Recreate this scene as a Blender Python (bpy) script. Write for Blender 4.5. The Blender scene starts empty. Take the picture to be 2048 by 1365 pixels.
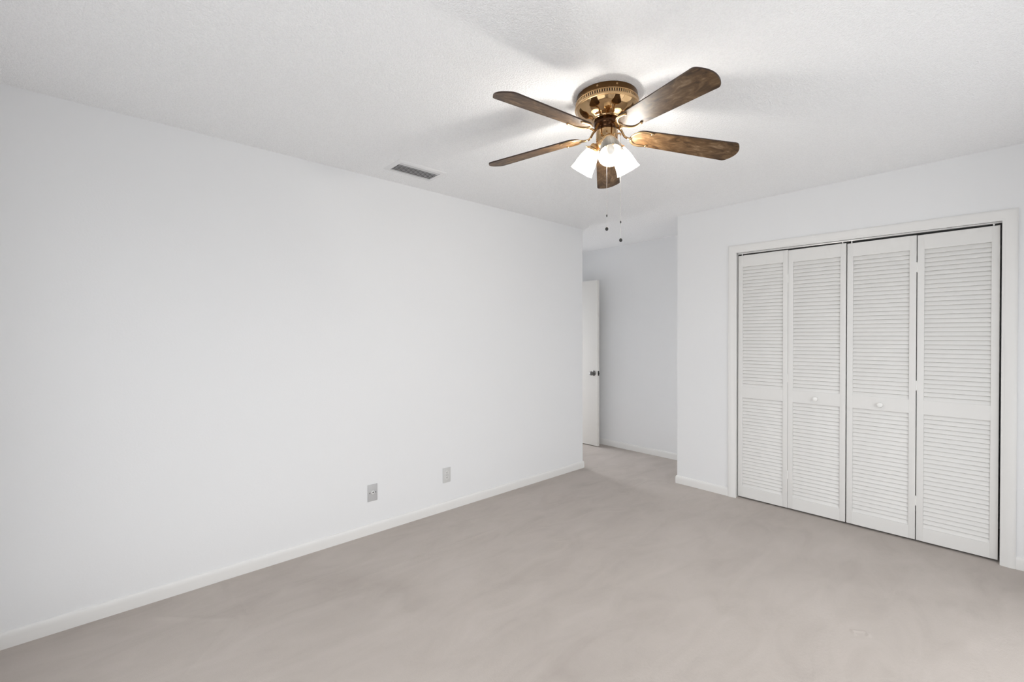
import bpy, bmesh, math, random
from mathutils import Vector, Matrix

random.seed(4)
scene = bpy.context.scene
COL = scene.collection
PI = math.pi

# ------------------------------------------------------------------ camera
cam_data = bpy.data.cameras.new("camera")
cam = bpy.data.objects.new("camera", cam_data)
COL.objects.link(cam)
cam_data.sensor_fit = 'HORIZONTAL'
cam_data.sensor_width = 36.0
cam_data.lens = 896.8 / 2048 * 36.0
cam_data.clip_start = 0.02
cam_data.clip_end = 60
yaw, pitch, roll = math.radians(47.771), math.radians(-0.552), math.radians(-0.1385)
Fv = Vector((-math.sin(yaw) * math.cos(pitch), math.cos(yaw) * math.cos(pitch), math.sin(pitch)))
Rv = Vector((math.cos(yaw), math.sin(yaw), 0))
Uv = Rv.cross(Fv)
R2 = Rv * math.cos(roll) + Uv * math.sin(roll)
U2 = -Rv * math.sin(roll) + Uv * math.cos(roll)
m3 = Matrix((R2, U2, -Fv)).transposed()
cam.matrix_world = Matrix.Translation((0, 0, 1.3456)) @ m3.to_4x4()
scene.camera = cam

# ------------------------------------------------------------------ colour management
vs = scene.view_settings
scene.display_settings.display_device = 'sRGB'
vs.view_transform = 'Standard'
vs.look = 'None'
vs.gamma = 1.0
vs.use_curve_mapping = False
vs.exposure = 0.0
scene.cycles.max_bounces = 14
scene.cycles.diffuse_bounces = 9
scene.cycles.glossy_bounces = 5
scene.cycles.transparent_max_bounces = 12
scene.cycles.sample_clamp_indirect = 6.0

# ------------------------------------------------------------------ daylight
LOWER_GLOW = 11.8        # upward glow added below the horizon
TINT = (0.190, 0.160, 0.085, 0.265, 1.0, 0.34)  # share of daylight each pane lets in, set to balance the room
SKY = 20.2          # sky brightness seen through the windows
BULB = 435.0        # lamp brightness
world = bpy.data.worlds.new("daylight_sky")
scene.world = world
world.use_nodes = True
wn = world.node_tree.nodes
wn.clear()
wo = wn.new('ShaderNodeOutputWorld')
wb = wn.new('ShaderNodeBackground')
wb.inputs['Color'].default_value = (0.97, 0.985, 1.0, 1)
wb.inputs['Strength'].default_value = SKY
world.node_tree.links.new(wb.outputs[0], wo.inputs[0])
# hazy sky above, an added glow below the horizon to lift the ceiling
wt = wn.new('ShaderNodeTexCoord')
wsep = wn.new('ShaderNodeSeparateXYZ')
wr = wn.new('ShaderNodeMapRange')
wr.inputs['From Min'].default_value = -0.08
wr.inputs['From Max'].default_value = 0.08
wr.inputs['To Min'].default_value = LOWER_GLOW
wr.inputs['To Max'].default_value = SKY
world.node_tree.links.new(wt.outputs['Generated'], wsep.inputs[0])
world.node_tree.links.new(wsep.outputs['Z'], wr.inputs['Value'])
world.node_tree.links.new(wr.outputs['Result'], wb.inputs['Strength'])

# room numbers (metres, camera stands over the origin)
H = 2.44
XL, XR = -2.912, 0.445          # left and right wall faces
YR, YC = -0.461, 3.879          # rear and closet wall faces
YE, YB = 3.617, 4.592           # end of the left wall, far wall of the entry
XC = -2.022                     # closet wall corner
XH = -4.10                      # entry end wall (doorway)

WIN_R = (0.80, 3.20, 0.06, 2.05)      # sliding glass door in the right wall: y0 y1 z0 z1
WIN_B = (-2.40, 0.00, 0.30, 2.05)    # unseen window added in the rear wall for its light: x0 x1 z0 z1


def portal(name, loc, rot, sx, sy):
    l = bpy.data.lights.new(name, 'AREA')
    l.shape = 'RECTANGLE'
    l.size, l.size_y = sx, sy
    l.cycles.is_portal = True
    o = bpy.data.objects.new(name, l)
    o.location = loc
    o.rotation_euler = rot
    COL.objects.link(o)


# light portals just outside the panes help the sampler find the sky
portal("window_daylight", (XR + 0.155, (WIN_R[0] + WIN_R[1]) / 2, (WIN_R[2] + WIN_R[3]) / 2), (0, PI / 2, 0),
       WIN_R[3] - WIN_R[2], WIN_R[1] - WIN_R[0])
portal("window_daylight", ((WIN_B[0] + WIN_B[1]) / 2, YR - 0.155, (WIN_B[2] + WIN_B[3]) / 2), (PI / 2, 0, 0),
       WIN_B[1] - WIN_B[0], WIN_B[3] - WIN_B[2])

WIN_H = (YE + 0.12, YB - 0.12, 0.35, 2.05)   # unseen glazing added at the hallway's far end to light the entry
portal("window_daylight", (-5.2 - 0.155, (WIN_H[0] + WIN_H[1]) / 2, (WIN_H[2] + WIN_H[3]) / 2), (0, -PI / 2, 0),
       WIN_H[3] - WIN_H[2], WIN_H[1] - WIN_H[0])

# ------------------------------------------------------------------ materials


def new_mat(name):
    m = bpy.data.materials.new(name)
    m.use_nodes = True
    nt = m.node_tree
    b = nt.nodes.get('Principled BSDF')
    return m, nt, b


def simple(name, col, rough=0.6, metal=0.0, spec=0.5, coat=0.0):
    m, nt, b = new_mat(name)
    b.inputs['Base Color'].default_value = (*col, 1)
    b.inputs['Roughness'].default_value = rough
    b.inputs['Metallic'].default_value = metal
    b.inputs['Specular IOR Level'].default_value = spec
    if coat:
        b.inputs['Coat Weight'].default_value = coat
        b.inputs['Coat Roughness'].default_value = 0.08
    return m


def coords(nt, scale=(1, 1, 1), obj=True):
    tc = nt.nodes.new('ShaderNodeTexCoord')
    mp = nt.nodes.new('ShaderNodeMapping')
    mp.inputs['Scale'].default_value = scale
    nt.links.new(tc.outputs['Object' if obj else 'Generated'], mp.inputs['Vector'])
    return mp.outputs['Vector']


def noise(nt, vec, scale, detail=3, rough=0.5, dist=0.0):
    n = nt.nodes.new('ShaderNodeTexNoise')
    n.inputs['Scale'].default_value = scale
    n.inputs['Detail'].default_value = detail
    n.inputs['Roughness'].default_value = rough
    n.inputs['Distortion'].default_value = dist
    nt.links.new(vec, n.inputs['Vector'])
    return n.outputs['Fac']


def ramp(nt, fac, stops):
    r = nt.nodes.new('ShaderNodeValToRGB')
    el = r.color_ramp.elements
    el[0].position, el[0].color = stops[0][0], (*stops[0][1], 1)
    el[1].position, el[1].color = stops[1][0], (*stops[1][1], 1)
    for p, c in stops[2:]:
        e = el.new(p)
        e.color = (*c, 1)
    nt.links.new(fac, r.inputs['Fac'])
    return r.outputs['Color']


def mathn(nt, op, a, b):
    n = nt.nodes.new('ShaderNodeMath')
    n.operation = op
    for i, v in enumerate((a, b)):
        if isinstance(v, (int, float)):
            n.inputs[i].default_value = v
        else:
            nt.links.new(v, n.inputs[i])
    return n.outputs[0]


def bump(nt, b, height, strength, dist):
    n = nt.nodes.new('ShaderNodeBump')
    n.inputs['Strength'].default_value = strength
    n.inputs['Distance'].default_value = dist
    nt.links.new(height, n.inputs['Height'])
    nt.links.new(n.outputs['Normal'], b.inputs['Normal'])


def mat_wall():
    m, nt, b = new_mat('wall_paint')
    b.inputs['Base Color'].default_value = (0.772, 0.778, 0.787, 1)
    b.inputs['Roughness'].default_value = 0.75
    b.inputs['Specular IOR Level'].default_value = 0.25
    v = coords(nt)
    bump(nt, b, noise(nt, v, 120, 3, 0.55), 0.10, 0.003)
    return m


def mat_ceiling():
    m, nt, b = new_mat('popcorn_ceiling')
    b.inputs['Roughness'].default_value = 0.95
    b.inputs['Specular IOR Level'].default_value = 0.05
    v = coords(nt)
    vo = nt.nodes.new('ShaderNodeTexVoronoi')
    vo.feature = 'SMOOTH_F1'
    vo.inputs['Scale'].default_value = 180
    vo.inputs['Smoothness'].default_value = 0.35
    nt.links.new(v, vo.inputs['Vector'])
    grain = mathn(nt, 'SUBTRACT', 1.0, vo.outputs['Distance'])
    patch = noise(nt, v, 110, 2, 0.5)
    s = mathn(nt, 'ADD', mathn(nt, 'MULTIPLY', grain, 0.55), mathn(nt, 'MULTIPLY', patch, 0.75))
    col = ramp(nt, s, [(0.50, (0.862, 0.865, 0.872)), (0.64, (0.90, 0.903, 0.91))])  # pits between granules coloured slightly darker, standing in for their shade
    nt.links.new(col, b.inputs['Base Color'])
    k = ramp(nt, s, [(0.50, (0, 0, 0)), (0.86, (1, 1, 1))])
    bump(nt, b, k, 0.45, 0.0050)
    return m


def mat_carpet():
    m, nt, b = new_mat('carpet')
    b.inputs['Roughness'].default_value = 1.0
    b.inputs['Specular IOR Level'].default_value = 0.0
    b.inputs['Sheen Weight'].default_value = 0.10
    b.inputs['Sheen Roughness'].default_value = 0.5
    v = coords(nt)
    v2 = coords(nt, (1.0, 0.38, 1))
    big = noise(nt, v, 1.15, 4, 0.55, 0.6)
    streak = noise(nt, v2, 6.5, 6, 0.62, 0.9)
    fine = noise(nt, v, 420, 2, 0.6)
    f = mathn(nt, 'ADD', mathn(nt, 'MULTIPLY', big, 0.42), mathn(nt, 'MULTIPLY', streak, 0.43))
    f = mathn(nt, 'ADD', f, mathn(nt, 'MULTIPLY', fine, 0.15))
    col = ramp(nt, f, [(0.36, (0.395, 0.354, 0.324)), (0.49, (0.447, 0.404, 0.372)), (0.64, (0.488, 0.443, 0.411))])
    nt.links.new(col, b.inputs['Base Color'])
    bump(nt, b, mathn(nt, 'ADD', mathn(nt, 'MULTIPLY', fine, 0.5), mathn(nt, 'MULTIPLY', noise(nt, v, 60, 3, 0.6), 0.6)), 0.35, 0.006)
    return m


def mat_blade():
    m, nt, b = new_mat('walnut_blade')
    v = coords(nt, (1.0, 2.0, 2.0))
    a = noise(nt, v, 12.0, 5, 0.60, 1.3)
    g = noise(nt, coords(nt, (3.0, 60, 60)), 1.6, 4, 0.6, 0.4)
    f = mathn(nt, 'ADD', mathn(nt, 'MULTIPLY', a, 0.8), mathn(nt, 'MULTIPLY', g, 0.2))
    col = ramp(nt, f, [(0.38, (0.036, 0.017, 0.006)), (0.50, (0.092, 0.049, 0.020)), (0.60, (0.150, 0.090, 0.043)), (0.72, (0.27, 0.188, 0.118))])
    nt.links.new(col, b.inputs['Base Color'])
    b.inputs['Roughness'].default_value = 0.45
    b.inputs['Specular IOR Level'].default_value = 0.28
    return m


def mat_glass_shade():
    m = bpy.data.materials.new('ribbed_frosted_glass')
    m.use_nodes = True
    nt = m.node_tree
    nt.nodes.clear()
    out = nt.nodes.new('ShaderNodeOutputMaterial')
    tr = nt.nodes.new('ShaderNodeBsdfTransparent')
    tl = nt.nodes.new('ShaderNodeBsdfTranslucent')
    df = nt.nodes.new('ShaderNodeBsdfDiffuse')
    gl = nt.nodes.new('ShaderNodeBsdfGlossy')
    tr.inputs['Color'].default_value = (1, 0.99, 0.97, 1)
    tl.inputs['Color'].default_value = (0.96, 0.94, 0.90, 1)
    df.inputs['Color'].default_value = (0.90, 0.88, 0.84, 1)
    gl.inputs['Roughness'].default_value = 0.08
    a = nt.nodes.new('ShaderNodeMixShader')
    a.inputs[0].default_value = 0.45
    nt.links.new(tl.outputs[0], a.inputs[1])
    nt.links.new(df.outputs[0], a.inputs[2])
    c = nt.nodes.new('ShaderNodeMixShader')
    c.inputs[0].default_value = 0.32
    nt.links.new(tr.outputs[0], c.inputs[1])
    nt.links.new(a.outputs[0], c.inputs[2])
    fr = nt.nodes.new('ShaderNodeFresnel')
    fr.inputs['IOR'].default_value = 1.12
    d = nt.nodes.new('ShaderNodeMixShader')
    nt.links.new(fr.outputs[0], d.inputs[0])
    nt.links.new(c.outputs[0], d.inputs[1])
    nt.links.new(gl.outputs[0], d.inputs[2])
    nt.links.new(d.outputs[0], out.inputs[0])
    return m


def mat_pane(tint):
    m = bpy.data.materials.new('window_glass')
    m.use_nodes = True
    nt = m.node_tree
    nt.nodes.clear()
    out = nt.nodes.new('ShaderNodeOutputMaterial')
    tr = nt.nodes.new('ShaderNodeBsdfTransparent')
    t = math.sqrt(tint)          # a pane has two faces
    tr.inputs['Color'].default_value = (t, t, t, 1)
    gl = nt.nodes.new('ShaderNodeBsdfGlossy')
    gl.inputs['Roughness'].default_value = 0.02
    mx = nt.nodes.new('ShaderNodeMixShader')
    mx.inputs[0].default_value = 0.06
    nt.links.new(tr.outputs[0], mx.inputs[1])
    nt.links.new(gl.outputs[0], mx.inputs[2])
    nt.links.new(mx.outputs[0], out.inputs[0])
    return m


def mat_bulb(on):
    m, nt, b = new_mat('lit_bulb' if on else 'unlit_bulb')
    b.inputs['Base Color'].default_value = (0.9, 0.88, 0.84, 1)
    b.inputs['Roughness'].default_value = 0.3
    if on:
        b.inputs['Emission Color'].default_value = (1.0, 0.985, 0.955, 1)
        b.inputs['Emission Strength'].default_value = BULB
    return m


def mat_brass():
    m, nt, b = new_mat('polished_brass')
    b.inputs['Metallic'].default_value = 1.0
    v = coords(nt)
    n = noise(nt, v, 14, 3, 0.5)
    col = ramp(nt, n, [(0.3, (0.40, 0.255, 0.125)), (0.7, (0.50, 0.335, 0.185))])
    nt.links.new(col, b.inputs['Base Color'])
    b.inputs['Roughness'].default_value = 0.06
    return m


M = {
    'wall': mat_wall(), 'ceiling': mat_ceiling(), 'carpet': mat_carpet(),
    'trim': simple('trim_paint', (0.755, 0.75, 0.738), 0.42, 0, 0.4),
    'door': simple('door_paint', (0.735, 0.73, 0.715), 0.45, 0, 0.4),
    'slat': simple('louver_paint', (0.735, 0.73, 0.715), 0.5, 0, 0.35),
    'hall_door': simple('hall_door_paint', (0.74, 0.725, 0.70), 0.45, 0, 0.4),
    'blade': mat_blade(), 'blade_edge': simple('dark_blade_edge', (0.035, 0.016, 0.008), 0.4),
    'brass': mat_brass(),
    'satin_brass': simple('satin_brass', (0.60, 0.40, 0.21), 0.30, 1.0),
    'dark_brass': simple('dark_bronze', (0.15, 0.080, 0.032), 0.30, 1.0),
    'black_bronze': simple('blackened_bronze', (0.075, 0.036, 0.018), 0.16, 1.0),
    'slot': simple('dark_slot', (0.012, 0.009, 0.007), 0.8),
    'glass': mat_glass_shade(), 'bulb_on': mat_bulb(True), 'bulb_off': mat_bulb(False),
    'chain': simple('nickel_chain', (0.62, 0.60, 0.57), 0.3, 1.0),
    'fob': simple('black_fob', (0.015, 0.014, 0.013), 0.25),
    'vent': simple('vent_white', (0.78, 0.78, 0.785), 0.45),
    'vent_lip': simple('vent_pale_slat', (0.60, 0.60, 0.605), 0.45),
    'vent_slat': simple('vent_grey_slat', (0.34, 0.34, 0.345), 0.45),
    'duct': simple('vent_duct', (0.035, 0.035, 0.035), 0.8),
    'steel': simple('brushed_steel_plate', (0.50, 0.50, 0.505), 0.45, 0.15),
    'plate': simple('ivory_plate', (0.58, 0.58, 0.575), 0.35),
    'socket': simple('socket_white', (0.68, 0.68, 0.67), 0.35),
    'knob_metal': simple('aged_nickel', (0.20, 0.195, 0.19), 0.28, 1.0),
    'track': simple('track_metal', (0.78, 0.78, 0.77), 0.3, 0.4),
    'dark_latch': simple('dark_latch', (0.03, 0.028, 0.026), 0.4, 0.6),
    'pin': simple('white_nylon', (0.82, 0.82, 0.80), 0.4),
    'window_frame': simple('window_frame_white', (0.80, 0.80, 0.80), 0.4),
}

# ------------------------------------------------------------------ mesh helpers


class MB:
    """collects shapes and links them as ONE mesh object"""

    def __init__(self):
        self.bm = bmesh.new()
        self.mats = []

    def _mi(self, mat):
        if mat is None:
            return 0
        if mat not in self.mats:
            self.mats.append(mat)
        return self.mats.index(mat)

    def add(self, verts, faces, mat=None, smooth=False, mtx=None):
        mi = self._mi(mat)
        vv = [self.bm.verts.new(mtx @ Vector(v) if mtx else Vector(v)) for v in verts]
        for f in faces:
            try:
                fc = self.bm.faces.new([vv[i] for i in f])
            except ValueError:
                continue
            fc.material_index = mi
            fc.smooth = smooth
        return vv

    def box(self, x0, x1, y0, y1, z0, z1, mat=None, mtx=None, bev=0.0):
        c = [(x0, y0, z0), (x1, y0, z0), (x1, y1, z0), (x0, y1, z0), (x0, y0, z1), (x1, y0, z1), (x1, y1, z1), (x0, y1, z1)]
        fs = [(0, 3, 2, 1), (4, 5, 6, 7), (0, 1, 5, 4), (1, 2, 6, 5), (2, 3, 7, 6), (3, 0, 4, 7)]
        vv = self.add(c, fs, mat, mtx=mtx)
        if bev > 0:
            es = list({e for v in vv for e in v.link_edges})
            bmesh.ops.bevel(self.bm, geom=es, offset=bev, segments=2, affect='EDGES', profile=0.6, material=-1)

    def lathe(self, prof, seg=48, mat=None, mtx=None, caps=True, flute=None):
        """prof: list of (r, z) from top to bottom; flute: function (theta, i) -> radius factor"""
        verts, faces = [], []
        n = len(prof)
        for i, (r, z) in enumerate(prof):
            for k in range(seg):
                t = 2 * PI * k / seg
                rr = r * (flute(t, i) if flute else 1.0)
                verts.append((rr * math.cos(t), rr * math.sin(t), z))
        for i in range(n - 1):
            for k in range(seg):
                a, b = i * seg + k, i * seg + (k + 1) % seg
                faces.append((a, a + seg, b + seg, b))
        if caps:
            faces.append(tuple(range(seg)))
            faces.append(tuple(reversed(range((n - 1) * seg, n * seg))))
        self.add(verts, faces, mat, True, mtx)

    def tube(self, pts, rad, seg=10, mat=None, mtx=None, flat=1.0, up=Vector((0, 0, 1))):
        """round bar along pts; rad a number or one per point; flat squashes it along 'up'"""
        pts = [Vector(p) for p in pts]
        n = len(pts)
        rs = [rad] * n if isinstance(rad, (int, float)) else rad
        verts, faces = [], []
        for i in range(n):
            d = (pts[min(i + 1, n - 1)] - pts[max(i - 1, 0)]).normalized()
            u = up if abs(d.dot(up)) < 0.95 else Vector((1, 0, 0))
            s = d.cross(u).normalized()
            w = s.cross(d).normalized()
            for k in range(seg):
                t = 2 * PI * k / seg
                verts.append(pts[i] + s * (rs[i] * math.cos(t)) + w * (rs[i] * flat * math.sin(t)))
        for i in range(n - 1):
            for k in range(seg):
                a, b = i * seg + k, i * seg + (k + 1) % seg
                faces.append((a, b, b + seg, a + seg))
        faces.append(tuple(reversed(range(seg))))
        faces.append(tuple(range((n - 1) * seg, n * seg)))
        self.add(verts, faces, mat, True, mtx)

    def sphere(self, c, r, mat=None, sz=1.0, seg=16, mtx=None):
        prof = []
        for i in range(0, 11):
            t = PI * i / 10
            prof.append((max(r * math.sin(t), r * 0.02), r * sz * math.cos(t)))
        tm = Matrix.Translation(c)
        self.lathe(prof, seg, mat, (mtx @ tm) if mtx else tm)

    def prism(self, outline, z0, z1, mat=None, side_mat=None, mtx=None):
        """outline (x, y) counter-clockwise, between two heights"""
        n = len(outline)
        verts = [(x, y, z0) for x, y in outline] + [(x, y, z1) for x, y in outline]
        mi_v = self.add(verts, [tuple(reversed(range(n))), tuple(range(n, 2 * n))], mat, False, mtx)
        si = self._mi(side_mat or mat)
        for i in range(n):
            j = (i + 1) % n
            f = self.bm.faces.new([mi_v[i], mi_v[j], mi_v[n + j], mi_v[n + i]])
            f.material_index = si

    def sweep(self, path, prof, fn, mat=None, closed=False):
        """mitred moulding: path 2-D points, prof (offset to the right of travel, height), fn(a, b, h) -> 3-D"""
        P = [Vector(p) for p in path]
        n = len(P)
        rings = []
        for i in range(n):
            dirs = []
            if i > 0 or closed:
                dirs.append((P[i] - P[i - 1]).normalized())
            if i < n - 1 or closed:
                dirs.append((P[(i + 1) % n] - P[i]).normalized())
            ns = [Vector((d.y, -d.x)) for d in dirs]
            if len(ns) == 2:
                m = (ns[0] + ns[1]).normalized()
                m = m / max(0.2, m.dot(ns[0]))
            else:
                m = ns[0]
            rings.append([fn(*(P[i] + m * o), h) for o, h in prof])
        k = len(prof)
        verts = [v for r in rings for v in r]
        faces = []
        last = n if closed else n - 1
        for i in range(last):
            a0, b0 = i * k, ((i + 1) % n) * k
            for j in range(k):
                jj = (j + 1) % k
                faces.append((a0 + j, a0 + jj, b0 + jj, b0 + j))
        if not closed:
            faces.append(tuple(range(k)))
            faces.append(tuple(reversed(range((n - 1) * k, n * k))))
        self.add(verts, faces, mat)

    def build(self, name, mat=None, parent=None, sharp=38, mtx=None):
        bmesh.ops.recalc_face_normals(self.bm, faces=self.bm.faces[:])
        me = bpy.data.meshes.new(name)
        self.bm.to_mesh(me)
        self.bm.free()
        ms = self.mats if self.mats else [mat]
        for m_ in ms:
            me.materials.append(m_)
        for p in me.polygons:
            p.use_smooth = True
        me.set_sharp_from_angle(angle=math.radians(sharp))
        o = bpy.data.objects.new(name, me)
        COL.objects.link(o)
        if parent:
            o.parent = parent
        if mtx:
            o.matrix_local = mtx
        return o


def tag(o, label, cat, group=None, kind=None):
    o['label'] = label
    o['category'] = cat
    if group:
        o['group'] = group
    if kind:
        o['kind'] = kind
    return o


def struct(o, label=None, cat=None):
    o['kind'] = 'structure'
    if label:
        o['label'] = label
        o['category'] = cat
    return o


def empty(name, loc):
    o = bpy.data.objects.new(name, None)
    o.location = loc
    o.empty_display_size = 0.1
    COL.objects.link(o)
    return o


def dup(o, parent):
    c = o.copy()
    COL.objects.link(c)
    c.parent = parent
    for ch in list(o.children):
        dup(ch, c)
    return c


# ------------------------------------------------------------------ floor with its carpet creases
CREASES = [((-2.411, 1.001), (-2.392, 1.984), 0.003, 0.010), ((-2.863, 1.988), (-2.582, 1.977), 0.004, 0.010),
           ((-2.881, 0.473), (-2.462, 0.480), 0.006, 0.012), ((-2.734, 0.166), (-2.462, 0.448), 0.005, 0.014),
           ((-2.450, 0.440), (-2.204, 0.235), 0.004, 0.016),
           ((-0.454, 2.494), (-0.462, 2.512), 0.004, 0.006), ((-0.462, 2.512), (-0.425, 2.545), 0.003, 0.006),
           ((-0.412, 2.540), (-0.405, 2.520), 0.004, 0.006)]


def seg_dist(px, py, a, b):
    ax, ay = a
    dx, dy = b[0] - ax, b[1] - ay
    t = max(0, min(1, ((px - ax) * dx + (py - ay) * dy) / (dx * dx + dy * dy)))
    return math.hypot(px - ax - t * dx, py - ay - t * dy)


def make_floor():
    x0, x1, y0, y1 = -5.3, XR + 0.02, YR - 0.02, YB + 0.02
    xs = [x0, -4.1] + [-3.0 + 0.012 * i for i in range(0, 76)]
    xs += [-2.05 + 0.1 * i for i in range(15)] + [-0.50 + 0.006 * i for i in range(24)] + [-0.3, -0.1, 0.1, 0.3, x1]
    ys = [y0, -0.3, -0.1, 0.05] + [0.10 + 0.012 * i for i in range(38)] + [0.60, 0.75, 0.9] + [0.95 + 0.025 * i for i in range(39)]
    ys += [1.95 + 0.012 * i for i in range(6)] + [2.1, 2.3] + [2.47 + 0.006 * i for i in range(18)] + [2.65, 2.9, 3.2, 3.6, 4.0, 4.3, y1]
    xs, ys = sorted(xs), sorted(ys)
    verts, faces = [], []
    for y in ys:
        for x in xs:
            z = 0.0
            for a, b, h, s in CREASES:
                d = seg_dist(x, y, a, b)
                if d < 4 * s:
                    z += h * math.exp(-(d / s) ** 2)
            verts.append((x, y, z))
    nx = len(xs)
    for j in range(len(ys) - 1):
        for i in range(nx - 1):
            a = j * nx + i
            faces.append((a, a + 1, a + nx + 1, a + nx))
    mb = MB()
    mb.add(verts, faces, M['carpet'], True)
    o = mb.build('floor', sharp=80)
    return struct(o)


make_floor()

# ------------------------------------------------------------------ ceiling (open above the air vent)
VX0, VX1, VY0, VY1 = -2.690, -2.545, 1.378, 1.668      # grille opening
mb = MB()
cx0, cx1, cy0, cy1 = -5.3, XR + 0.12, YR - 0.12, YB + 0.12
for b in ((cx0, VX0, cy0, cy1), (VX1, cx1, cy0, cy1), (VX0, VX1, cy0, VY0), (VX0, VX1, VY1, cy1)):
    x0, x1, y0, y1 = b
    mb.add([(x0, y0, H), (x1, y0, H), (x1, y1, H), (x0, y1, H)], [(0, 3, 2, 1)], M['ceiling'])
    mb.add([(x0, y0, H + 0.12), (x1, y0, H + 0.12), (x1, y1, H + 0.12), (x0, y1, H + 0.12)], [(0, 1, 2, 3)], M['ceiling'])
for (ax, ay), (bx, by) in (((cx0, cy0), (cx1, cy0)), ((cx1, cy0), (cx1, cy1)), ((cx1, cy1), (cx0, cy1)), ((cx0, cy1), (cx0, cy0))):
    mb.add([(ax, ay, H), (bx, by, H), (bx, by, H + 0.12), (ax, ay, H + 0.12)], [(0, 1, 2, 3)], M['ceiling'])
ceil = mb.build('ceiling')
struct(ceil)

# ------------------------------------------------------------------ walls


def wall(name, *boxes):
    m_ = MB()
    for b in boxes:
        m_.box(*b, M['wall'])
    return struct(m_.build(name))


T = 0.12
wall('wall_left', (XL - T, XL, YR - T, YE, 0, H))
wall('wall_entry_near', (-5.3, XL - T, YE - T, YE, 0, H))
wall('wall_back', (-5.3, XR + T, YB, YB + T, 0, H))
# entry end wall with its doorway, and the end of the hallway beyond it
DW0, DW1, DZ = YB - 0.10 - 0.78, YB - 0.10, 2.05
wall('wall_entry_end', (XH - T, XH, YE, DW0, 0, H), (XH - T, XH, DW1, YB, 0, H), (XH - T, XH, DW0, DW1, DZ, H))
y0, y1, z0, z1 = WIN_H
wall('wall_hallway', (-5.3, -5.2, YE, y0, 0, H), (-5.3, -5.2, y1, YB, 0, H), (-5.3, -5.2, y0, y1, 0, z0), (-5.3, -5.2, y0, y1, z1, H))
OX0, OX1, OZ = -1.522, 0.002, 2.056         # closet opening in the wall
wall('wall_closet', (XC, OX0, YC, YC + 0.10, 0, H), (OX1, XR, YC, YC + 0.10, 0, H), (OX0, OX1, YC, YC + 0.10, OZ, H))
wall('wall_closet_side', (XC, XC + 0.10, YC + 0.10, YB, 0, H))
y0, y1, z0, z1 = WIN_R
wall('wall_right', (XR, XR + T, YR - T, y0, 0, H), (XR, XR + T, y1, YB, 0, H), (XR, XR + T, y0, y1, 0, z0), (XR, XR + T, y0, y1, z1, H))
x0, x1, z0, z1 = WIN_B
wall('wall_rear', (XL, x0, YR - T, YR, 0, H), (x1, XR, YR - T, YR, 0, H), (x0, x1, YR - T, YR, 0, z0), (x0, x1, YR - T, YR, z1, H))

# ------------------------------------------------------------------ windows (all out of view; rear and hallway ones added for light)


def window(name, axis, a0, a1, z0, z1, face, tints):
    """sliding window set in a wall; axis 'y' runs along y at x = face, 'x' along x at y = face"""
    def bx(mb_, a, b, d0, d1, zz0, zz1, mat):
        if axis == 'y':
            mb_.box(face + d0, face + d1, a, b, zz0, zz1, mat)
        else:
            mb_.box(a, b, face - d1, face - d0, zz0, zz1, mat)
    fr = MB()
    w = 0.035
    for a, b, q0, q1 in ((a0, a1, z0, z0 + w), (a0, a1, z1 - w, z1), (a0, a0 + w, z0 + w, z1 - w), (a1 - w, a1, z0 + w, z1 - w)):
        bx(fr, a, b, 0.05, 0.10, q0, q1, M['window_frame'])
    mid = (a0 + a1) / 2
    bx(fr, mid - 0.02, mid + 0.02, 0.06, 0.09, z0 + w, z1 - w, M['window_frame'])
    o = struct(fr.build(name))
    for (a, b), tint in zip(((a0 + w, mid - 0.02), (mid + 0.02, a1 - w)), tints):
        p = MB()
        bx(p, a, b, 0.073, 0.077, z0 + w, z1 - w, mat_pane(tint))
        p.build('pane', parent=o)
    s = MB()
    bx(s, a0 - 0.03, a1 + 0.03, -0.03, 0.05, z0 - 0.02, z0, M['trim'])
    s.build('sill', parent=o)
    return o


window('window_1', 'y', *WIN_R, XR, TINT[0:2])
window('added_window_2', 'x', *WIN_B, YR, TINT[2:4])
window('added_window_3', 'y', *WIN_H, -5.32, TINT[4:6])

# ------------------------------------------------------------------ baseboards
BASE = [(0, 0), (0.012, 0), (0.0125, 0.045), (0.0115, 0.058), (0.008, 0.067), (0.003, 0.0705), (0, 0.0705)]


def baseboard(name, path):
    m_ = MB()
    m_.sweep(path, BASE, lambda a, b, h: (a, b, h), M['trim'])
    return struct(m_.build(name))


baseboard('baseboard_left', [(XL, YR), (XL, YE), (XH, YE)])
baseboard('baseboard_back', [(XH, YB), (XC, YB)])
baseboard('baseboard_closet', [(XC, YB), (XC, YC), (-1.565, YC)])
baseboard('baseboard_closet_end', [(0.045, YC), (XR, YC)])
baseboard('baseboard_right', [(XR, YC), (XR, WIN_R[1] + 0.03)])
baseboard('baseboard_right_near', [(XR, WIN_R[0] - 0.03), (XR, YR)])
baseboard('baseboard_rear', [(XR, YR), (XL, YR)])

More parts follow.
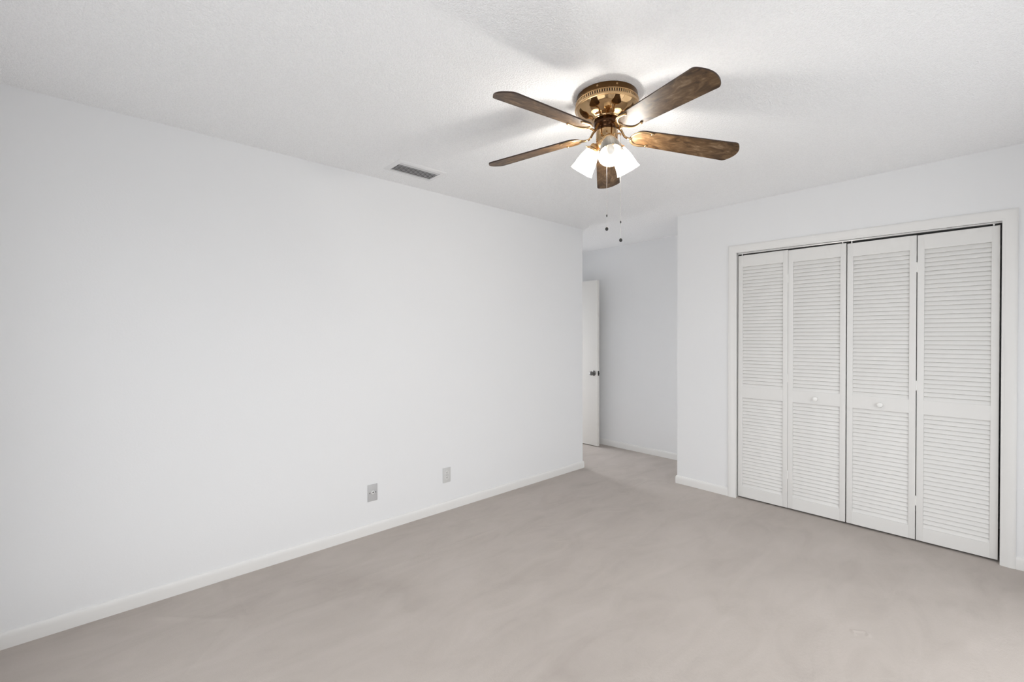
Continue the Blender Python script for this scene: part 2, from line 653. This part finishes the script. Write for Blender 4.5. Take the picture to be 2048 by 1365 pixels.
# ------------------------------------------------------------------ closet casing and jambs
CI0, CI1 = -1.503, -0.018         # inner edges of the casing
ZH0, ZH1 = 2.034, 2.014           # head height at either end: the house has settled
CAS = [(0, 0), (0, 0.010), (-0.004, 0.0115), (-0.0125, 0.012), (-0.015, 0.0140), (-0.048, 0.0165), (-0.057, 0.0155), (-0.063, 0.011), (-0.063, 0)]
mb = MB()
mb.sweep([(CI0, 0), (CI0, ZH0), (CI1, ZH1), (CI1, 0)], CAS, lambda a, b, h: (a, YC - h, b), M['trim'])
struct(mb.build('trim_1'))
mb = MB()
mb.box(OX0, CI0 - 0.004, YC, YC + 0.10, 0, OZ, M['trim'])
mb.box(CI1 + 0.004, OX1, YC, YC + 0.10, 0, OZ, M['trim'])
a, b = CI0 - 0.004, CI1 + 0.004
mb.add([(a, YC, ZH0 + 0.004), (b, YC, ZH1 + 0.004), (b, YC, OZ), (a, YC, OZ),
        (a, YC + 0.1, ZH0 + 0.004), (b, YC + 0.1, ZH1 + 0.004), (b, YC + 0.1, OZ), (a, YC + 0.1, OZ)],
       [(0, 1, 2, 3), (7, 6, 5, 4), (0, 4, 5, 1), (2, 6, 7, 3), (1, 5, 6, 2), (3, 7, 4, 0)], M['trim'])
struct(mb.build('trim_2'))


def head_z(x):
    return ZH0 + (ZH1 - ZH0) * (x - CI0) / (CI1 - CI0)


# bifold track under the head
mb = MB()
ya, yb = 3.907, 3.932
a, b = CI0, CI1
za, zb = head_z(a) + 0.003, head_z(b) + 0.003
mb.add([(a, ya, za - 0.013), (b, ya, zb - 0.008), (b, ya, zb), (a, ya, za), (a, yb, za - 0.013), (b, yb, zb - 0.008), (b, yb, zb), (a, yb, za)],
       [(0, 1, 2, 3), (7, 6, 5, 4), (0, 4, 5, 1), (2, 6, 7, 3), (1, 5, 6, 2), (3, 7, 4, 0)], M['track'])
struct(mb.build('trim_3'))

# ------------------------------------------------------------------ louvered bifold closet doors
DY0, DY1 = 3.905, 3.933           # front and back of a leaf
STILE = 0.034


def leaf(parent, x0, x1, zt, zb, ox, hinge_side):
    """one leaf of a bifold pair: rails and stiles, with two louvered sections as its own pieces; ox is the pair's origin"""
    zs = [(zb + 0.087, 0.837), (0.927, zt - 0.094)]
    f = MB()
    y0, y1 = DY0 - YC, DY1 - YC
    bv = 0.0015
    f.box(x0 - ox, x0 + STILE - ox, y0, y1, zb, zt, M['door'], bev=bv)
    f.box(x1 - STILE - ox, x1 - ox, y0, y1, zb, zt, M['door'], bev=bv)
    for a_, b_ in ((zb, zs[0][0]), (zs[0][1], zs[1][0]), (zs[1][1], zt)):
        f.box(x0 + STILE - 0.0005 - ox, x1 - STILE + 0.0005 - ox, y0 + 0.0002, y1 - 0.0002, a_, b_, M['door'])
    lf = f.build('leaf', parent=parent)
    for a_, b_ in zs:
        s = MB()
        n = round((b_ - a_) / 0.0278)
        pitch = (b_ - a_) / n
        for i in range(n):
            zc = a_ + (i + 0.5) * pitch
            t = Matrix.Translation(((x0 + x1) / 2 - ox, (y0 + y1) / 2 + 0.0005, zc)) @ Matrix.Rotation(math.radians(-20 + random.uniform(-0.6, 0.6)), 4, 'X')
            hw = (x1 - x0) / 2 - STILE + 0.004
            s.box(-hw, hw, -0.0030, 0.0030, -0.0163, 0.0163, M['slat'], t, bev=0.0014)
        s.build('louver_section', parent=lf)
    return lf


def knob(parent, x, z, ox):
    k = MB()
    prof = [(0.008, 0), (0.0075, 0.006), (0.007, 0.012), (0.011, 0.016), (0.0158, 0.020), (0.0170, 0.0245), (0.0158, 0.029), (0.011, 0.0315), (0.004, 0.0325), (0.0005, 0.0326)]
    k.lathe(prof, 32, M['pin'], Matrix.Translation((x - ox, DY0 - YC, z)) @ Matrix.Rotation(PI / 2, 4, 'X'))
    return k.build('knob', parent=parent)


def bifold(label, xs, tops, bots, knob_x, knob_z, pins, hinge_x):
    ox = (xs[0] + xs[3]) / 2
    root = empty('bifold_closet_door', (ox, YC, 0))
    tag(root, label, 'closet door', 'louvered bifold closet doors', 'thing')
    leaf(root, xs[0], xs[1], tops[0], bots[0], ox, 1)
    leaf(root, xs[2], xs[3], tops[1], bots[1], ox, 0)
    knob(root, knob_x, knob_z, ox)
    for px, pz in pins:
        p = MB()
        p.lathe([(0.0042, 0.020), (0.0042, 0.0)], 14, M['pin'], Matrix.Translation((px - ox, 0.038, pz - 0.002)))
        p.build('pivot_pin', parent=root)
    for hz in (1.79, 1.02, 0.27):
        h_ = MB()
        h_.lathe([(0.0032, 0.032), (0.0032, -0.032)], 12, M['pin'], Matrix.Translation((hinge_x - ox, DY0 - YC + 0.0016, hz)))
        h_.build('hinge', parent=root)
    return root


bifold('white louvered bifold closet door whose inner stile meets the dark central gap, nearer the entry',
       (-1.499, -1.1335, -1.1320, -0.7665), (2.011, 2.006), (0.013, 0.014), -0.946, 0.879,
       [(-1.472, 2.011), (-0.790, 2.006)], -1.1328)
bifold('white louvered bifold closet door ending at the jamb farther from the entry',
       (-0.7600, -0.3930, -0.3885, -0.0260), (1.999, 1.996), (0.014, 0.014), -0.572, 0.876,
       [(-0.737, 1.999), (-0.052, 1.996)], -0.3908)

# ------------------------------------------------------------------ open entry door
mb = MB()
HX0, HX1, HY0, HY1 = -4.085, -3.327, 4.420, 4.455
mb.box(HX0, HX1, HY0, HY1, 0.010, 2.030, M['hall_door'], bev=0.002)
d1 = struct(mb.build('door_1'), 'plain white flush door standing open against the far entry wall', 'door')
mb = MB()
mt = Matrix.Translation((HX1 - 0.058, HY0, 0.897)) @ Matrix.Rotation(PI / 2, 4, 'X')
mb.lathe([(0.033, 0), (0.033, 0.004), (0.028, 0.009), (0.016, 0.012), (0.012, 0.022), (0.013, 0.030), (0.021, 0.036), (0.0265, 0.043), (0.027, 0.052), (0.0235, 0.060), (0.012, 0.064), (0.001, 0.0645)],
         28, M['knob_metal'], mt)
mb.build('door_knob', parent=d1)
mb = MB()
mb.box(HX1 - 0.001, HX1 + 0.0012, HY0 + 0.006, HY0 + 0.029, 0.868, 0.926, M['dark_latch'])
mb.box(HX1, HX1 + 0.011, HY0 + 0.012, HY0 + 0.024, 0.887, 0.905, M['dark_latch'], bev=0.002)
mb.build('latch', parent=d1)
# doorway casing on the entry end wall
mb = MB()
mb.sweep([(DW0, 0), (DW0, DZ), (DW1, DZ), (DW1, 0)], [(o, h) for o, h in CAS], lambda a, b, h: (XH + h, a, b), M['trim'])
struct(mb.build('trim_4'))

# ------------------------------------------------------------------ outlets on the left wall
yc, zc = 1.3475, 0.2795
root = empty('wall_jack', (XL, yc, zc))
tag(root, 'grey metal cover plate with one round jack and two screws, low on the wall', 'cable jack', 'plates on the long wall', 'thing')


def plate(parent, mat, w, h):
    p = MB()
    p.box(0, 0.0055, -w / 2, w / 2, -h / 2, h / 2, mat, bev=0.002)
    return p.build('cover_plate', parent=parent)


RX = Matrix.Rotation(PI / 2, 4, 'Y')
plate(root, M['steel'], 0.070, 0.114)
p = MB()
p.lathe([(0.0125, 0.0045), (0.0125, 0.0085), (0.0105, 0.0100), (0.0005, 0.0101)], 28, M['socket'], Matrix.Translation((0, 0.002, 0.002)) @ RX)
p.lathe([(0.0042, 0.0098), (0.0042, 0.0108), (0.0005, 0.0109)], 18, M['slot'], Matrix.Translation((0, 0.001, 0.004)) @ RX)
p.build('jack_socket', parent=root)
for s in (-1, 1):
    p = MB()
    p.lathe([(0.0036, 0.005), (0.0034, 0.0072), (0.0005, 0.0076)], 16, M['knob_metal'], Matrix.Translation((0, s * 0.0215, 0.001)) @ RX)
    p.build('screw', parent=root)

yc, zc = 1.9535, 0.274
root = empty('wall_outlet', (XL, yc, zc))
tag(root, 'pale duplex power outlet low on the long white wall, nearer the entry', 'power outlet', 'plates on the long wall', 'thing')
plate(root, M['plate'], 0.070, 0.114)
for s in (-1, 1):
    p = MB()
    out = []
    for i in range(28):
        t = 2 * PI * i / 28
        out.append((max(-0.0135, min(0.0135, 0.0172 * math.cos(t))), 0.0145 * math.sin(t)))
    mt = Matrix.Translation((0, 0, s * 0.0195)) @ Matrix(((0, 0, 1, 0), (1, 0, 0, 0), (0, 1, 0, 0), (0, 0, 0, 1)))
    p.prism(out, 0.005, 0.0078, M['socket'], mtx=mt)
    zz = s * 0.0195
    for yy, hh in ((-0.0062, 0.0042), (0.0062, 0.0035)):
        p.box(0.0076, 0.0082, yy - 0.0012, yy + 0.0012, zz + 0.002 - hh, zz + 0.002 + hh, M['slot'])
    p.lathe([(0.0024, 0.0076), (0.0024, 0.0082), (0.0003, 0.0083)], 14, M['slot'], Matrix.Translation((0, 0, zz - 0.0075)) @ RX)
    p.build('receptacle', parent=root)
p = MB()
p.lathe([(0.003, 0.005), (0.0028, 0.0066), (0.0004, 0.007)], 14, M['knob_metal'], RX)
p.build('screw', parent=root)

# ------------------------------------------------------------------ ceiling air vent
root = empty('ceiling_vent', ((VX0 + VX1) / 2, (VY0 + VY1) / 2, H))
tag(root, 'white slatted air register in the ceiling beside the long wall', 'air vent', None, 'thing')
vx, vy = (VX0 + VX1) / 2, (VY0 + VY1) / 2
hx, hy = (VX1 - VX0) / 2, (VY1 - VY0) / 2
fl = 0.032
p = MB()
FR = [(0, -0.0015), (0.0, -0.007), (fl - 0.008, -0.0065), (fl, 0.0), (fl - 0.001, -0.0002)]
p.sweep([(-hx, -hy), (-hx, hy), (hx, hy), (hx, -hy)], [(-o, h) for o, h in FR], lambda a, b, h: (a, b, h), M['vent'], closed=True)
p.build('flange', parent=root)
p = MB()
D = 0.16
p.add([(-hx, -hy, -0.002), (hx, -hy, -0.002), (hx, hy, -0.002), (-hx, hy, -0.002), (-hx, -hy, D), (hx, -hy, D), (hx, hy, D), (-hx, hy, D)],
      [(4, 5, 6, 7), (0, 1, 5, 4), (1, 2, 6, 5), (2, 3, 7, 6), (3, 0, 4, 7)], M['duct'])
p.build('duct', parent=root)
# curved deflector blades running along the register
xs = [hx - 0.004, hx - 0.043, hx - 0.064, hx - 0.085, hx - 0.106, hx - 0.127]
for i, xx in enumerate(xs):
    p = MB()
    pts = []
    L = 0.028 if i == 0 else 0.0074
    for k in range(7):
        u = k / 6
        a_ = math.radians(1 + (5 if i == 0 else 4) * u)
        if k == 0:
            q = Vector((xx, 0, -0.0065))
        else:
            q = pts[-1] + Vector((math.cos(a_), 0, math.sin(a_))) * (L / 6)
        pts.append(q.copy())
    # the blade starts at its low edge near the wall side and rises towards the room
    off = pts[-1].x - xx
    th = 0.0012
    y_ = hy - 0.002
    verts, faces = [], []
    for q in pts:
        x_ = q.x - off
        verts += [(x_, -y_, q.z), (x_, y_, q.z), (x_ + th, y_, q.z + th), (x_ + th, -y_, q.z + th)]
    for k in range(6):
        b0 = 4 * k
        for j in range(4):
            jj = (j + 1) % 4
            faces.append((b0 + j, b0 + jj, b0 + 4 + jj, b0 + 4 + j))
    faces += [(0, 3, 2, 1), (24, 25, 26, 27)]
    p.add(verts, faces, M['vent_slat'] if i else M['vent_lip'])
    p.build('deflector_blade', parent=root)
# ------------------------------------------------------------------ ceiling fan
FX, FY = -1.2335, 1.7090
fan = empty('ceiling_fan', (FX, FY, H))
tag(fan, 'brass hugger ceiling fan with five walnut blades and three ribbed glass lamp shades', 'ceiling fan', None, 'thing')

# canopy: flat plate at the ceiling, pierced band, polished bowl (heights below the ceiling)
p = MB()
p.lathe([(0.120, 0.0), (0.1365, -0.001), (0.1375, -0.006), (0.1375, -0.028)], 72, M['dark_brass'])
can = p.build('canopy_plate', parent=fan)
for az in (-71, -36, 50, 110, 180):
    q = MB()
    a_ = math.radians(az)
    q.lathe([(0.0042, 0), (0.004, 0.0022), (0.0005, 0.003)], 14, M['satin_brass'],
            Matrix.Translation((0.1372 * math.cos(a_), 0.1372 * math.sin(a_), -0.013)) @ Matrix.Rotation(a_, 4, 'Z') @ RX)
    q.build('screw', parent=can)
p = MB()
p.lathe([(0.1380, -0.0275), (0.1415, -0.029), (0.1420, -0.0325), (0.1400, -0.0335), (0.1400, -0.0335)], 96, M['satin_brass'], caps=False)
p.lathe([(0.1380, -0.030), (0.1380, -0.050)], 96, M['slot'], caps=False)
NB = 84
for k in range(NB):
    a_ = 2 * PI * k / NB
    p.box(0.1375, 0.1405, -0.0027, 0.0027, -0.048, -0.033, M['satin_brass'], Matrix.Rotation(a_, 4, 'Z'))
p.lathe([(0.1400, -0.0450), (0.1425, -0.0460), (0.1445, -0.0490), (0.1450, -0.0530), (0.1430, -0.0570), (0.1380, -0.0590)], 96, M['satin_brass'], caps=False)
p.build('vented_band', parent=can)
p = MB()
prof = [(0.1400, -0.0575), (0.1375, -0.062), (0.1330, -0.070), (0.1250, -0.079), (0.1130, -0.0875), (0.0990, -0.0945), (0.0850, -0.0995), (0.0740, -0.1025),
        (0.0700, -0.1045), (0.0690, -0.1075), (0.0660, -0.1095), (0.0500, -0.1105)]
p.lathe(prof, 96, M['brass'])
p.build('motor_housing', parent=fan)
# dark flywheel the irons bolt to
p = MB()
p.lathe([(0.045, -0.108), (0.056, -0.110), (0.0585, -0.114), (0.0585, -0.128), (0.0555, -0.134), (0.0480, -0.139), (0.0455, -0.146), (0.0440, -0.156)], 64, M['black_bronze'])
p.build('flywheel', parent=fan)
# switch housing
p = MB()
p.lathe([(0.0425, -0.150), (0.0475, -0.154), (0.0490, -0.158), (0.0490, -0.196), (0.0475, -0.200), (0.0440, -0.203), (0.0430, -0.206)], 64, M['brass'])
sw = p.build('switch_housing', parent=fan)
# light fitter
p = MB()
p.lathe([(0.041, -0.204), (0.0455, -0.206), (0.0465, -0.211), (0.0440, -0.219), (0.0370, -0.229), (0.0260, -0.238), (0.0160, -0.245), (0.0120, -0.252), (0.0135, -0.258), (0.0110, -0.265), (0.0040, -0.270), (0.0006, -0.2705)], 56, M['satin_brass'])
fit = p.build('light_fitter', parent=fan)

# three lamps: arm, holder cap, glass shade, bulb
AZ = [-45.6, 74.4, 194.4]
TILT = math.radians(34)
for li, az in enumerate(AZ):
    a_ = math.radians(az)
    rz = Matrix.Rotation(a_, 4, 'Z')
    # local frame: x out, z up; neck of the shade at (0.062, 0, -0.220), axis tilted outward
    neck = Vector((0.060, 0, -0.216))
    ax = rz @ Matrix.Translation(neck) @ Matrix.Rotation(PI - TILT, 4, 'Y')   # +z of this frame points along the shade, down and out
    p = MB()
    p.tube([(0.030, 0, -0.214), (0.042, 0, -0.207), (0.050, 0, -0.204), (0.056, 0, -0.207)], 0.0085, 14, M['satin_brass'], rz)
    p.lathe([(0.010, -0.016), (0.018, -0.014), (0.0215, -0.008), (0.0235, 0.002), (0.0300, 0.006), (0.0310, 0.014), (0.0300, 0.016), (0.024, 0.016)], 40, M['satin_brass'], ax)
    arm = p.build('lamp_holder', parent=fan)
    for k in range(3):
        q = MB()
        b_ = 2 * PI * k / 3 + 0.5
        q.lathe([(0.0028, 0), (0.0028, 0.009), (0.0004, 0.0095)], 10, M['satin_brass'],
                ax @ Matrix.Translation((0.030 * math.cos(b_), 0.030 * math.sin(b_), 0.011)) @ Matrix.Rotation(b_, 4, 'Z') @ RX)
        q.build('thumb_screw', parent=arm)
    NF = 30

    def fl_(t, i):
        return 1.0 + 0.009 * math.cos(NF * t)

    outer = [(0.0265, 0.006), (0.0285, 0.016), (0.0335, 0.028), (0.0385, 0.042), (0.0425, 0.057), (0.0455, 0.073), (0.0480, 0.090), (0.0505, 0.104), (0.0540, 0.115), (0.0570, 0.121)]
    inner = [(0.0550, 0.121), (0.0520, 0.115), (0.0485, 0.104), (0.0460, 0.090), (0.0435, 0.073), (0.0405, 0.057), (0.0365, 0.042), (0.0315, 0.028), (0.0265, 0.016), (0.0245, 0.006)]
    p = MB()
    p.lathe(outer + inner + [outer[0]], 180, M['glass'], ax, caps=False, flute=fl_)
    sh = p.build('glass_shade', parent=fan, sharp=60)
    on = li != 0
    q = MB()
    q.lathe([(0.0115, 0.010), (0.0115, 0.048), (0.0140, 0.060), (0.0170, 0.071), (0.0182, 0.081), (0.0172, 0.091), (0.0130, 0.098), (0.0070, 0.1015), (0.0006, 0.1022)], 28, M['bulb_on'] if on else M['bulb_off'], ax)
    o = q.build('light_bulb', parent=fan)
    o['label'] = 'glowing white bulb' if on else 'unlit white bulb'

# blades and irons -- the old fan hangs a little out of level and its blades droop
tx, ty = -0.0381, -0.0189
Nn = Vector((-tx, -ty, 1)).normalized()
Xn = Vector((1, 0, tx)).normalized()
Yn = Nn.cross(Xn)
cen = Vector((-1.2414, 1.7052, 2.2324)) - Vector((FX, FY, H))
A0 = -0.3474
PITCH = -0.2207
DROOP = math.atan2(0.036, 0.466)


def blade_outline():
    pts = []
    r0, r1 = 0.128, 0.606
    # inner end, half rounded
    def hw(r):
        return 0.0515 + (0.0655 - 0.0515) * (r - 0.17) / (0.60 - 0.17)
    edge = [(0.172, hw(0.172)), (0.25, hw(0.25)), (0.33, hw(0.33)), (0.42, hw(0.42)), (0.50, hw(0.50)), (0.575, hw(0.575))]
    tip = []
    w = hw(0.60)
    for k in range(0, 9):                       # rounded corner then a shallow bow across the tip
        t = math.radians(50) * k / 8
        tip.append((0.590 + 0.026 * math.sin(t), w - 0.026 + 0.026 * math.cos(t)))
    y_e = tip[-1][1]
    x_e = tip[-1][0]
    bow = []
    for k in range(1, 10):
        yy = y_e * (1 - 2 * k / 10)
        bow.append((x_e + 0.42 * y_e * (1 - (yy / y_e) ** 2), yy))
    up = edge + tip
    low = [(x, -y) for x, y in reversed(up)]
    inner = []
    for k in range(1, 12):
        t = -PI / 2 - PI * k / 12
        inner.append((0.172 + 0.044 * math.cos(t), 0.0515 * math.sin(t)))
    return up, bow, low, inner


up, bow, low, inner = blade_outline()
OUT = list(reversed(up + bow + low + inner))


def chk_ccw(o):
    return sum(o[i][0] * o[(i + 1) % len(o)][1] - o[(i + 1) % len(o)][0] * o[i][1] for i in range(len(o))) > 0


if not chk_ccw(OUT):
    OUT = list(reversed(OUT))


def blade_mesh():
    p_ = MB()
    p_.prism(OUT, -0.0028, 0.0028, M['blade'], M['blade_edge'])
    return p_


def iron_mesh():
    """bracket in the blade's own frame: horseshoe under the inner end, bowed arm back to the hub"""
    p_ = MB()
    pts, rad = [], []
    for k in range(-14, 15):
        t = PI + (PI / 2) * k / 10 if abs(k) <= 10 else None
        if t is not None:
            pts.append((0.172 + 0.050 * math.cos(t), 0.0475 * math.sin(t), -0.0052))
            rad.append(0.0062)
        else:
            s = 1 if k < 0 else -1
            e_ = (abs(k) - 10) / 4
            pts.append((0.172 + 0.036 * e_, s * (0.0475 - 0.005 * e_ * e_), -0.0052))
            rad.append(0.0062 - 0.0014 * e_)
    p_.tube(pts, rad, 12, M['satin_brass'], flat=0.55)
    for s in (-1, 1):
        p_.sphere((0.207, s * 0.0420, -0.0056), 0.0068, M['satin_brass'], 0.6)
    return p_


for k in range(5):
    a_ = A0 + k * 2 * PI / 5
    e = Xn * math.cos(a_) + Yn * math.sin(a_)
    n = Nn.cross(e)
    # radial axis drooped, width axis pitched
    er = (e * math.cos(DROOP) - Nn * math.sin(DROOP)).normalized()
    nw = (n * math.cos(PITCH) + Nn * math.sin(PITCH)).normalized()
    nw = (nw - er * nw.dot(er)).normalized()
    up_ = er.cross(nw)
    org = cen + Nn * (0.606 * math.tan(DROOP))
    mt = Matrix((er, nw, up_)).transposed().to_4x4()
    mt.translation = org
    if k == 0:
        b0_ = blade_mesh().build('fan_blade', parent=fan, mtx=mt)
        i0_ = iron_mesh().build('blade_iron', parent=fan, mtx=mt)
        bl, ir = b0_, i0_
    else:
        bl = b0_.copy()
        COL.objects.link(bl)
        bl.parent = fan
        bl.matrix_local = mt
        ir = i0_.copy()
        COL.objects.link(ir)
        ir.parent = fan
        ir.matrix_local = mt
    # the arm from hub to horseshoe, in the fan's frame
    p = MB()
    end = mt @ Vector((0.1235, 0, -0.006))
    eh = Vector((math.cos(a_), math.sin(a_), 0))
    start = eh * 0.050 + Vector((0, 0, -0.134))
    mid1 = eh * 0.066 + Vector((0, 0, -0.147))
    mid2 = eh * 0.082 + Vector((0, 0, 0.5 * (-0.160) + 0.5 * end.z - 0.004))
    mid3 = eh * 0.102 + Vector((0, 0, end.z - 0.004))
    P = [start, mid1, mid2, mid3, end]
    # smooth it
    S = []
    for i in range(len(P) - 1):
        p0, p1, p2, p3 = P[max(i - 1, 0)], P[i], P[i + 1], P[min(i + 2, len(P) - 1)]
        for j in range(5):
            t = j / 5
            S.append(0.5 * ((2 * p1) + (p2 - p0) * t + (2 * p0 - 5 * p1 + 4 * p2 - p3) * t * t + (3 * p1 - p0 - 3 * p2 + p3) * t ** 3))
    S.append(P[-1])
    p.tube(S, [0.0085 - 0.0022 * math.sin(PI * i / (len(S) - 1)) for i in range(len(S))], 12, M['brass'], flat=0.75)
    p.build('iron_arm', parent=fan)

# pull chains


def chain(x, y, z_top, z_end, z_conn, elbow):
    p_ = MB()
    if elbow:
        p_.tube(elbow, 0.0035, 10, M['satin_brass'])
    p_.tube([(x, y, z_top - H), (x, y, z_end - H)], 0.0008, 8, M['chain'])
    z = z_top
    while z > z_end:
        p_.sphere((x, y, z - H), 0.00125, M['chain'], 1.0, 8)
        z -= 0.0075
    c = p_.build('pull_chain', parent=fan)
    q_ = MB()
    q_.lathe([(0.0008, 0.006), (0.0024, 0.004), (0.0028, 0), (0.0024, -0.004), (0.0008, -0.006)], 12, M['fob'], Matrix.Translation((x, y, z_conn - H)))
    q_.build('chain_connector', parent=c)
    q_ = MB()
    q_.lathe([(0.0010, 0.0095), (0.0040, 0.0075), (0.0068, 0.0035), (0.0072, -0.001), (0.0058, -0.0055), (0.0030, -0.0078), (0.0005, -0.0082)], 20, M['fob'], Matrix.Translation((x, y, z_end - H)))
    q_.build('chain_fob', parent=c)


chain(0.0300, -0.0420, 2.262, 1.827, 1.886, [(0.0200, -0.0300, 2.264 - H), (0.0290, -0.0410, 2.264 - H), (0.0300, -0.0420, 2.258 - H)])
chain(0.0500, 0.0364, 2.268, 1.785, 1.867, [(0.032, 0.0233, 2.270 - H), (0.046, 0.0335, 2.271 - H), (0.0500, 0.0364, 2.268 - H), (0.0500, 0.0364, 2.261 - H)])
